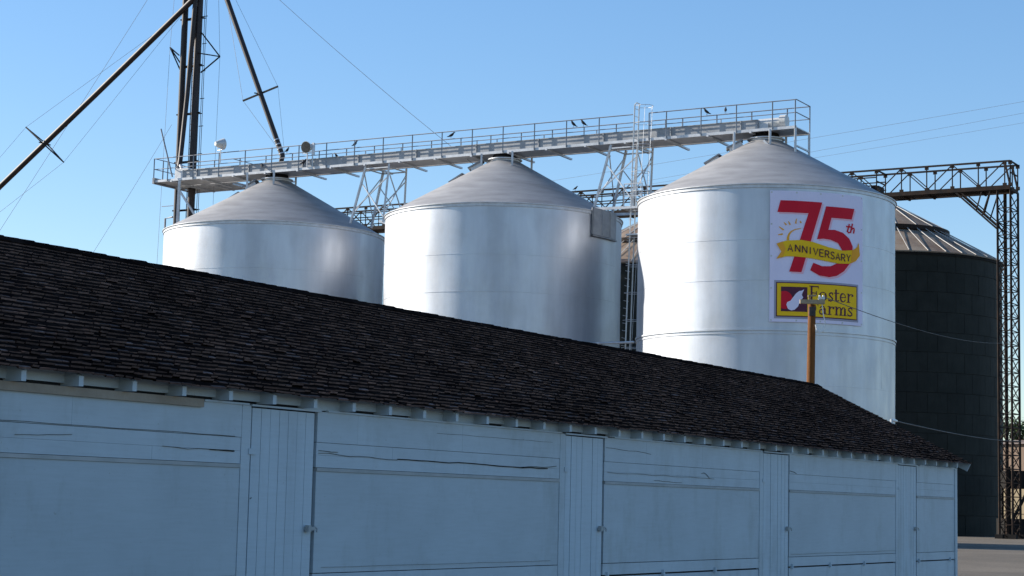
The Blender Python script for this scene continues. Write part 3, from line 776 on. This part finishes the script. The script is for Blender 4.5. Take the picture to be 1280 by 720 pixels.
# floodlights
def flood(p, aim, lab):
    t = thing('floodlight', lab, 'floodlight', p, 'floodlights on the gangway rail')
    aim = V(aim).normalized(); c = V(p) + Z * .38
    mb = MB(); mb.tube([c - aim * .30, c - aim * .22, c - aim * .05, c + aim * .14], .2, 18, [.10, .13, .20, .27]); mb.build('housing', 'lamp', t, smooth=True)
    mb = MB(); mb.tube([c + aim * .135, c + aim * .155], .25, 18); mb.build('lens', 'lens', t)
    mb = MB(); mb.tube([V(p) - Z * .5, V(p) + Z * .12], .03); sd_ = aim.cross(Z).normalized()
    mb.tube([c + sd_ * .29, V(p) + Z * .1 + sd_ * .26, V(p) + Z * .1 - sd_ * .26, c - sd_ * .29], .018); mb.build('bracket', 'galv', t)
    return t
flood(S(26.72, .85, 17.58), (.75, .62, .1), 'pale floodlight on the gangway rail nearer the elevator pipes, seen from behind')
flood(S(21.75, .85, 17.05), (-.50, -.85, -.15), 'dark-faced floodlight turned this way on the gangway over the farthest silver silo')
mb = MB(); mb.box(S(21.42, .86, 17.32), va * .055, vb * .05, Z * .28); mb.bar(S(21.45, .86, 16.5), S(21.45, .86, 17.0), .05)
tag(mb.build('control_box', 'galv', None, S(21.45, .86, 16.5)), 'slim pale switch box on the rail beside the dark-faced floodlight', 'switch box')
mb = MB(); mb.tube([S(29.5, .9, 16.6), S(30.32, .9, 18.95)], .035, 6)
tag(mb.build('leaning_pole', 'rail', None, S(29.5, .9, 16.6)), 'short leaning grey pole at the elevator end of the gangway', 'pole')
# strut from gangway to the far-left silo shoulder
mb = MB(); mb.bar(S(29.15, .78, 16.4), S(29.35, .85, GZ), .12); mb.bar(S(29.1, .78, 15.9), S(27.9, .4, 14.1), .09)
tag(mb.build('gangway_prop', 'galv', None, S(29.3, .8, GZ)), 'silver post and brace propping the landing beside the elevator pipes', 'prop')

# birds
def bird_mesh():
    mb = MB()
    sp_ = [(-.20, .03), (-.12, .05), (-.06, .085), (.02, .13), (.08, .19), (.11, .245), (.14, .275), (.17, .28), (.215, .272)]
    rr = [.014, .026, .052, .068, .058, .036, .036, .026, .004]
    mb.tube([V((x, 0, z + .05)) for x, z in sp_], .05, 8, rr)
    for y in (.022, -.022): mb.tube([V((.0, y, .115)), V((.01, y, 0))], .006, 4)
    return mb
b0 = None
BL = [(20.24, BF, 17.58, 40, 'dark bird on the far rail above the gap left of the middle silo'), (21.2, BF, 17.07, 200, 'dark bird on the lower far rail just right of the dark-faced floodlight'),
      (15.13, BF, 17.58, 10, 'lone dark bird on the far rail over the left slope of the middle silo'), (9.03, BF, 17.58, 190, 'left bird of the pair on the gangway rail left of the caged ladder'),
      (8.55, BF, 17.58, 170, 'right bird of the pair on the gangway rail left of the caged ladder'), (24.06, BF, 17.58, 60, 'dark bird on the rail beside the foot of the right hand spout'),
      (2.86, BF, 17.58, 195, 'left bird of the two on the rail over the bannered silo'), (2.05, BF, 17.58, 80, 'right bird of the two on the rail over the bannered silo'),
      (23.56, -28, 20.05, 30, 'dark bird on the far truss bridge just right of the middle silo roof'),
      (24.35, BN, 16.63, 100, 'dark bird on the gangway deck at the foot of the right hand spout'), (22.0, BN, 16.63, 20, 'dark bird on the deck below the dark-faced floodlight')]
for a, b_, z, yaw, lab in BL:
    if b0 is None:
        b0 = bird_mesh().build('bird', 'bird', None, (0, 0, 0), smooth=True); o = b0
    else:
        o = b0.copy(); COL.objects.link(o)
    o.location = S(a, b_, z); o.rotation_euler = (0, rn.uniform(-.15, .1), R_(yaw)); o.scale = (.88,) * 3
    tag(o, lab, 'bird', 'dark birds perched up high')

# ------------------------------------------------------------------ elevator
el = thing('bucket_elevator', 'tall brown twin pipe grain elevator rising past the end of the gangway', 'elevator', S(30.3, -1.0, GZ))
TOP = 34.0
for a, r in ((30.76, .152), (29.89, .178)):
    mb = MB(); mb.tube([S(a, -1, z) for z in (GZ, 6, 12, 17.5, TOP)], r, 14); mb.build('casing', 'rustpipe', el, smooth=True)
mb = MB(); mb.box(S(30.3, -1, TOP + .4), va * .85, vb * .35, Z * .55); mb.tube([S(30.3, -1.35, TOP + .9), S(30.3, -.65, TOP + .9)], .82, 20); mb.build('head_house', 'rustpipe', el)
for z in [13 + 2.35 * k for k in range(9)]:
    mb = MB(); mb.bar(S(31.02, -1.0, z), S(29.6, -1.0, z), .07, .06); mb.bar(S(30.95, -1.22, z), S(29.65, -1.22, z), .04); mb.bar(S(30.6, -1.0, z), S(30.6, -1.22, z), .04)
    mb.build('collar_band', 'blacksteel', el)
mb = MB()
for a in (30.16, 30.44): mb.tube([S(a, -1.32, GZ), S(a, -1.32, TOP)], .022, 5)
z = 1.0
while z < TOP: mb.tube([S(30.16, -1.32, z), S(30.44, -1.32, z)], .014, 4); z += .3
mb.build('ladder', 'blacksteel', el)
mb = MB()
for a in (29.52, 29.62): mb.tube([S(a, -1.1, 12), S(a, -1.1, TOP)], .014, 4)
for k in range(14): mb.bar(S(29.7, -1.1, 14 + 1.35 * k), S(29.44, -1.1, 14 + 1.35 * k), .03)
mb.build('conduit', 'blacksteel', el)
for sgn, zt, ztip, reach, anchor in ((1, 22.9, 23.45, 31.62, 30.9), (-1, 23.0, 22.68, 28.5, 29.75)):
    mb = MB(); tip = S(reach, -1, ztip)
    for p in (S(anchor, -1.15, 22.05), S(anchor, -.85, 22.95), S(anchor - sgn * .05, -1, 24.1 if sgn < 0 else 22.5)): mb.bar(p, tip, .05)
    mb.build('outrigger', 'blacksteel', el)
mb = MB(); mb.tube([S(31.45, -1, GZ), S(31.45, -1, 15.0), S(31.0, -1, 15.05)], .05, 6); mb.bar(S(31.45, -1, 12.6), S(30.8, -1, 12.6), .03); mb.bar(S(31.7, -1, 15.6), S(31.0, -1, 15.6), .03)
mb.build('drain_pipe', 'rail', el)

def spout(name, lab, pts, r):
    mb = MB(); mb.tube(pts, r, 14); t = thing(name, lab, 'spout', pts[-1], 'brown grain spouts from the elevator head'); mb.build('pipe', 'rustpipe', t, smooth=True); return t
spA = [S(29.7, -.62, 25.75), S(36.05, -.62, 21.35), S(42.5, -.62, 16.95), S(65, -.62, 1.5)]
sl = spout('grain_spout', 'long brown spout slanting down to the left across the sky', spA, .138)
mb = MB(); mid = S(39.2, -.62, 19.2)
for off in (-.12, .12):
    mb.tube([S(40.55, -.62, 20.15), S(39.2, -.62 + off * 3, 19.2 + off * .8), S(37.85, -.62, 18.15)], .035, 5)
mb.bar(S(39.2, -1.02, 19.2), S(39.2, -.22, 19.2), .05)
mb.build('spreader', 'blacksteel', sl)
for tip in (S(40.55, -.62, 20.15), S(37.85, -.62, 18.15)):
    mb = MB(); mb.tube([S(30.6, -.7, 25.0), tip, S(52, -.62, 10.5)], .009, 4); mb.build('stay_cable', 'cable', sl)
spB = [S(29.6, -.6, 29.0), S(27.44, 0, 25.2), S(23.79, 0, 17.33), S(23.95, 0, 16.6)]
sr = spout('grain_spout', 'brown spout slanting down right onto the farthest silver silo', spB[1:] if False else spB, .122)
mb = MB(); mb.bar(S(26.2, 0, 20.12), S(24.2, 0, 20.62), .07); mb.bar(S(25.5, -.3, 20.45), S(25.3, .3, 20.35), .05); mb.build('spreader', 'blacksteel', sr)
for tip in (S(26.2, 0, 20.12), S(24.2, 0, 20.62)):
    mb = MB(); mb.tube([S(28.0, -.3, 26.6), tip, S(23.6, .05, 17.2)], .008, 4); mb.build('stay_cable', 'cable', sr)
mb = MB()
for k in range(4):
    f = .90 + .028 * k; p = spB[1].lerp(spB[2], f); q = spB[1].lerp(spB[2], f + .006); mb.tube([p, q], .136, 12)
mb.build('clamp_ring', 'galv', sr)
spC = [S(29.86, -.68, 26.0), S(30.14, -.68, 20.9), S(30.40, -.68, 17.75), S(30.25, -.4, 17.2), S(29.9, -.1, 17.0)]
spout('grain_spout', 'steep brown spout hugging the elevator pipes down to the gangway', spC, .115)

# guys and cables
def cable(name, lab, p, q, sag, r, mat, cat, group, n=14):
    p, q = V(p), V(q); mb = MB()
    mb.tube([p.lerp(q, i / n) - Z * (sag * 4 * (i / n) * (1 - i / n)) for i in range(n + 1)], r, 5)
    return tag(mb.build(name, mat, None, q), lab, cat, group)
GG = 'thin guy cables of the elevator'
cable('guy_cable', 'guy cable running from upper sky down right to the middle silo roof', S(29.0, -.5, 28.6), S(13.5, 0, 16.2), .25, .010, 'cable', 'cable', GG)
cable('guy_cable', 'guy cable crossing the long left spout, steeper than the spout', S(31.9, -1.2, 27.9), S(46.0, -1.2, 11.0), .1, .009, 'cable', 'cable', GG)
cable('guy_cable', 'faint guy cable from the gangway end down left to the shed roof', S(31.3, -1, 19.6), S(38.5, -1, 10.4), .1, .008, 'cable', 'cable', GG)
cable('guy_cable', 'upright guy wire left of the elevator pipes through the outrigger tip', S(31.1, -1, 33), S(31.62, -1, 23.45), 0, .008, 'cable', 'cable', GG, 2)
cable('guy_cable', 'upright guy wire below the outrigger tip left of the elevator pipes', S(31.62, -1, 23.45), S(31.95, -1, 8), 0, .008, 'cable', 'cable', GG, 2)
cable('guy_cable', 'upright guy wire right of the elevator pipes above the outrigger tip', S(29.3, -1, 33), S(28.5, -1, 22.68), 0, .008, 'cable', 'cable', GG, 2)
cable('guy_cable', 'upright guy wire right of the elevator pipes below the outrigger tip', S(28.5, -1, 22.68), S(28.55, -1, 15.5), 0, .008, 'cable', 'cable', GG, 2)
PG = 'overhead wires beyond the silos'
cable('overhead_wire', 'top wire of three crossing the sky at the right edge', (60.0, 138, 36.9), (-1.6, 184.5, 32.6), .25, .012, 'cable', 'wire', PG)
cable('overhead_wire', 'middle wire of three crossing the sky at the right edge', (60.0, 138, 36.3), (-1.6, 184.5, 30.95), .3, .011, 'cable', 'wire', PG)
cable('overhead_wire', 'lowest wire of three crossing the sky at the right edge', (60.0, 138, 35.2), (-1.6, 184.5, 30.8), .3, .010, 'cable', 'wire', PG)

# ------------------------------------------------------------------ yellow pole
PX = V((6.70, 42, 0))
up = thing('utility_pole', 'orange weathered wooden pole with short crossarm in front of the banner', 'utility pole', PX)
mb = MB(); mb.tube([PX + V((-.06, 0, z)) if z < 1 else PX + V((-.045 + .012 * (z - 1), 0, z)) for z in (0, 1, 3, 5, 6.28)], .1, 14, [.118, .112, .098, .09, .085]); mb.build('shaft', 'pole', up, smooth=True)
mb = MB(); mb.bar(PX + V((-.27, -.13, 6.33)), PX + V((.28, -.13, 6.33)), .10, .09); ar = mb.build('crossarm', 'polewood', up)
mb = MB(); mb.bar(PX + V((-.09, -.14, 6.46)), PX + V((.09, -.14, 6.475)), .07, .035); mb.bar(PX + V((-.06, -.12, 6.38)), PX + V((-.06, -.12, 6.46)), .03); mb.build('lightning_cap', 'polewood', up)
for x in (.17, .25):
    mb = MB(); c = PX + V((x, -.13, 6.40)); mb.tube([c - Z * .03, c, c + Z * .04, c + Z * .08], .03, 10, [.02, .042, .03, .02]); mb.build('insulator', 'ceramic', up, smooth=True)
mb = MB(); mb.box(PX + V((.01, -.1, 6.12)), V((.07, 0, 0)), V((0, .03, 0)), V((0, 0, .10))); mb.build('bracket_plate', 'iron', up)
mb = MB(); pts = [PX + V((.22, -.13, 6.3)), PX + V((.25, -.14, 6.05)), PX + V((.30, -.14, 5.85)), PX + V((.27, -.14, 5.70)), PX + V((.18, -.14, 5.64)), PX + V((.10, -.14, 5.70)), PX + V((.08, -.12, 5.82))]
mb.tube(pts, .012, 6); mb.build('wire_loop', 'ceramic', up)
cable('service_wire', 'wire from the orange pole crossarm to the right across the dark silo', PX + V((.25, -.13, 6.45)), (25.6, 96.6, 10.5), .35, .010, 'blackcable', 'wire', 'service wires to the lattice tower')
wp = RF(REND - .02, 1.62, .06)
cable('service_wire', 'lower wire from the shed roof edge to the right across the dark silo', wp, (26.6, 96.6, 5.5), .15, .011, 'blackcable', 'wire', 'service wires to the lattice tower')
mb = MB(); mb.tube([wp - Z * .1, wp, wp + V((.12, .3, .01)), wp + V((.2, .5, .01))], .02, 8, [.02, .03, .03, .02])
tag(mb.build('wire_anchor', 'ceramic', None, wp), 'pale wire anchor at the sloping edge of the shed roof', 'wire anchor')

# ------------------------------------------------------------------ dark truss bridge and its towers
br = thing('truss_bridge', 'rusty dark truss bridge passing behind the silos', 'bridge', S(10, -28.7, 18.6))
B1, B2, ZT, ZD = -28.0, -29.45, 20.0, 18.62; BL_, BR_ = 46.0, -2.05; PS = 1.385
for B in (B1, B2):
    mb = MB(); mb.bar(S(BL_, B, ZT), S(BR_, B, ZT), .09); mb.bar(S(BL_, B, ZD), S(BR_, B, ZD), .12, .22); mb.build('chord', 'darksteel', br)
pa = [6.55 - PS * k for k in range(7)] + [6.55 + PS * k for k in range(1, 28)]
q0 = None
for B in (B1, B2):
    for a in pa + [BR_]:
        if q0 is None:
            mb = MB(); mb.bar(S(a, B, ZD), S(a, B, ZT), .055); mb.box(S(a, B, ZT - .08), va * .10, vb * .03, Z * .10); mb.box(S(a, B, ZD + .14), va * .10, vb * .05, Z * .09)
            q0 = mb.build('truss_post', 'darksteel', br); qa, qb = a, B
        else: twin(q0, br, va * (a - qa) + vb * (B - qb))
mb = MB(); pq = sorted(pa)
for B in (B1, B2):
    for i in range(len(pq) - 1):
        a, c = pq[i], pq[i + 1]
        if i % 2: mb.bar(S(a, B, ZD + .1), S(c, B, ZT), .05)
        else: mb.bar(S(a, B, ZT), S(c, B, ZD + .1), .05)
    mb.bar(S(pq[0], B, ZT), S(BR_ + .02, B, ZD + .15), .09)
for a in pq + [BR_]: mb.bar(S(a, B1, ZD - .12), S(a, B2, ZD - .12), .09, .1)
for a in (BR_, 5.15): mb.bar(S(a, B1, ZT), S(a, B2, ZT), .07); mb.bar(S(a, B1, 19.4), S(a, B2, 19.4), .06)
mb.build('diagonal_brace', 'darksteel', br)
mb = MB(); mb.box(S((BL_ + BR_) / 2, (B1 + B2) / 2, ZD - .02), va * (BL_ - BR_) / 2, vb * .5, Z * .05); mb.build('deck', 'darksteel', br)
mb = MB()
for z in (19.15, 19.6):
    for B in (B1 + .08, B2 - .08): mb.tube([S(5.15, B, z), S(BL_, B, z)], .035, 5)
mb.build('handrail', 'darksteel', br)
mb = MB(); mb.box(S(5.35, -28.7, 18.95), va * .22, vb * .45, Z * .25); mb.build('drive_box', 'darksteel', br)
for B in (B1, B2):
    mb = MB(); f0_ = S(-1.36, B, 16.45); t0_ = S(.85, B, ZD - .1)
    mb.bar(f0_, t0_, .09); mb.bar(f0_ + Z * .22 , t0_ + Z * .02 - va * .25, .06)
    for f, a in ((.5, -.55), (.36, -1.0)): mb.bar(f0_.lerp(t0_, f), S(a, B, ZD - .1), .06)
    mb.build('knee_brace', 'darksteel', br)

def tower(a0, a1, label):
    t = thing('lattice_tower', label, 'lattice tower', S((a0 + a1) / 2, (B1 + B2) / 2, GZ), 'lattice towers of the truss bridge')
    for a in (a0, a1):
        for B in (B1, B2):
            wdt = .15 if (a == a0 and B == B2) else .10
            mb = MB(); mb.bar(S(a, B, GZ), S(a, B, ZD - .12), wdt); mb.build('leg', 'darksteel', t)
    pitch_ = .71; n = int((ZD - GZ) / pitch_)
    for nm, faces in (('side_lattice', [((a0, B1), (a0, B2)), ((a1, B1), (a1, B2))]), ('face_lattice', [((a0, B1), (a1, B1)), ((a0, B2), (a1, B2))])):
        for (p, q) in faces:
            mb = MB()
            for k in range(n):
                z0 = GZ + k * pitch_; z1 = z0 + pitch_
                mb.bar(S(*p, z0), S(*q, z0), .045)
                if nm == 'side_lattice':
                    mb.bar(S(*p, z0), S(*q, z1), .038); mb.bar(S(*q, z0), S(*p, z1), .038)
                elif k < n - 1:
                    mb.bar(S(*(p if k % 2 else q), z0), S(*(q if k % 2 else p), z1), .03)
            mb.build(nm, 'darksteel', t)
    mb = MB()
    for a in (a0, a1):
        for B in (B1, B2): mb.box(S(a, B, GZ + .1), va * .2, vb * .2, Z * .12)
    mb.build('footing', 'blacksteel', t)
tower(-1.37, -2.05, 'slim rusty lattice tower in front of the dark silo right edge')
tower(33.7, 33.0, 'slim rusty lattice tower standing behind the middle silver silo')

# ------------------------------------------------------------------ dark bolted silos
def dark_silo(c, lab):
    t = thing('bolted_silo', lab, 'silo', c, 'dark bolted silos behind the silver ones')
    Rr, z1, za = 6.82, 16.05 - GZ, 19.75 - GZ
    mb = MB(); rh = 1.115; nr = 14; hh = z1 / nr; rnd = random.Random(5)
    for i in range(nr):
        npan = 36; off = (i % 2) * math.pi / npan
        for k in range(npan):
            a0 = off + k * 2 * math.pi / npan; a1 = a0 + 2 * math.pi / npan
            dz = rnd.uniform(0, .01)
            mb.lathe(c, [(Rr - .03, hh * i + .006), (Rr + dz, hh * i + .012), (Rr + dz, hh * (i + 1) - .012), (Rr - .03, hh * (i + 1) - .006)], 3, a0 + .0015, a1 - .0015)
    mb.lathe(c, [(Rr - .035, -.05), (Rr - .035, z1)], 72)
    mb.build('wall', 'darkwall', t)
    sr, szl = 3.6, 17.87 - GZ
    mb = MB(); mb.lathe(c, [(Rr + .12, z1 - .05), (Rr + .12, z1 + .02), (sr, szl - .06), (sr, szl + .18)], 72); mb.lathe(c, [(sr + .25, szl + .06), (sr + .25, szl + .14), (.5, za)], 72); mb.lathe(c, [(.5, za - .1), (.5, za + .25), (.01, za + .3)], 24)
    mb.build('roof', 'darkroof', t)
    r0_ = None
    for k in range(40):
        a = k * 2 * math.pi / 40 + .02; d = V((math.cos(a), math.sin(a), 0))
        mb = MB(); mb.bar(c + d * (Rr + .1) + Z * (z1 + .06), c + d * (sr + .25) + Z * (szl - .06 + .02), .04, .03)
        mb.bar(c + d * (sr + .22) + Z * (szl + .16), c + d * .6 + Z * (za + .03), .05, .03) if k % 2 == 0 else None
        mb.build('roof_rib', 'rib', t)
    mb = MB(); mb.lathe(c, [(sr + .27, szl - .12), (sr + .30, szl - .12), (sr + .30, szl + .14), (sr + .27, szl + .14)], 72); mb.build('step_band', 'darksteel', t)
    mb = MB(); mb.lathe(c, [(Rr, z1 - .18), (Rr + .06, z1 - .18), (Rr + .06, z1 - .02), (Rr, z1 - .02)], 72); mb.build('eave_ring', 'blacksteel', t)
    return t
dark_silo(V((21.67, 109.9, GZ)), 'big dark bolted silo behind the bannered silo with ribbed grey roof')
dark_silo(V((9.0, 117.3, GZ)), 'dark silo glimpsed through the gap behind the caged ladder')

# machinery at the foot of the tower
mc = thing('receiving_hopper', 'low dark steel hopper frame at the foot of the lattice tower', 'hopper', V((26.2, 98.8, GZ)))
mb = MB(); mb.box(V((28.3, 99.4, 1.10)), V((2.5, 0, 0)), V((0, .8, 0)), V((0, 0, .42))); mb.build('bin', 'blacksteel', mc)
mb = MB()
for x in (26.1, 27.4, 28.8, 30.4):
    for y in (98.7, 100.1): mb.bar((x, y, GZ), (x, y, 4.2), .12)
mb.build('frame_post', 'blacksteel', mc)
mb = MB(); mb.box(V((28.6, 99.4, 3.55)), V((2.6, 0, 0)), V((0, .85, 0)), V((0, 0, .46))); mb.build('trough', 'blacksteel', mc)
mb = MB(); mb.bar((27.1, 98.6, 3.1), (26.2, 98.6, 1.4), .14); mb.bar((28.2, 98.6, 3.1), (27.3, 98.6, 1.4), .14); mb.build('chute', 'blacksteel', mc)
# far building and tree
fb = thing('warehouse', 'plain beige warehouse far off, seen through the lattice tower', 'building', V((56, 187, GZ)))
ft, fn = V((.6, -.8, 0)), V((.8, .6, 0)); fc = V((56, 187, 0)) + fn * 6
mb = MB(); mb.box(fc + Z * 2.9, ft * 20, fn * 6, Z * 2.4); mb.build('wall', 'beige', fb)
mb = MB(); mb.box(fc + Z * 7.1, ft * 20.05, fn * 6.05, Z * 1.79); mb.build('upper_wall', 'browntop', fb)
mb = MB(); q = [fc + ft * a + fn * b_ for a, b_ in ((-20.4, -6.4), (20.4, -6.4), (20.4, 6.4), (-20.4, 6.4))]
q2 = [fc + ft * a + fn * b_ for a, b_ in ((-20.4, -.2), (20.4, -.2), (20.4, .2), (-20.4, .2))]
mb.hexa([p + Z * 8.9 for p in q] + [p + Z * 9.6 for p in q2]); mb.build('roof', 'darkroof', fb)
mb = MB()
for k in range(9): mb.box(fc + ft * (-17 + 4.2 * k) - fn * 6.02 + Z * 2.9, ft * .05, fn * .04, Z * 2.38)
for k in range(2): mb.box(fc - fn * 6.03 + Z * (1.9 + 1.7 * k), ft * 19.9, fn * .05, Z * .04)
mb.build('wall_rib', 'beige', fb)
def tree(c, h, cr, lab, seed):
    rt = random.Random(seed)
    t = thing('tree', lab, 'tree', c)
    mb = MB(); mb.tube([c, c + Z * h * .35, c + V((.2, 0, h * .75))], .3, 8, [.4, .28, .1])
    for k in range(9):
        a = rt.uniform(0, 6.28); z0 = h * rt.uniform(.35, .65); mb.tube([c + Z * z0, c + V((math.cos(a) * cr * .4, math.sin(a) * cr * .4, z0 + h * .12)), c + V((math.cos(a) * cr * .75, math.sin(a) * cr * .75, z0 + h * .22))], .1, 5, [.14, .09, .03])
    mb.build('trunk', 'bark', t, smooth=True)
    mb = MB()
    cl = [(rt.gauss(0, .45) * cr, rt.gauss(0, .45) * cr, h * rt.uniform(.42, .95), rt.uniform(.7, 1.5)) for _ in range(34)]
    for x, y, z, r in cl:
        for _ in range(110):
            d = V((rt.gauss(0, 1), rt.gauss(0, 1), rt.gauss(0, .8))).normalized() * r * rt.uniform(.4, 1.05)
            p = c + V((x, y, z)) + d; u1 = V((rt.uniform(-1, 1), rt.uniform(-1, 1), rt.uniform(-1, 1))).normalized(); v1 = u1.cross(V((rt.uniform(-1, 1), rt.uniform(-1, 1), 1))).normalized()
            e = rt.uniform(.10, .2); mb.add([p - u1 * e - v1 * e * .5, p + u1 * e - v1 * e * .5, p + u1 * e * .8 + v1 * e * .6, p - u1 * e * .7 + v1 * e * .6], [(0, 1, 2, 3)])
    mb.build('crown', 'leaf', t)
tree(V((57.6, 216, GZ)), 12.4, 2.6, 'green leafy tree rising behind the beige warehouse', 4)
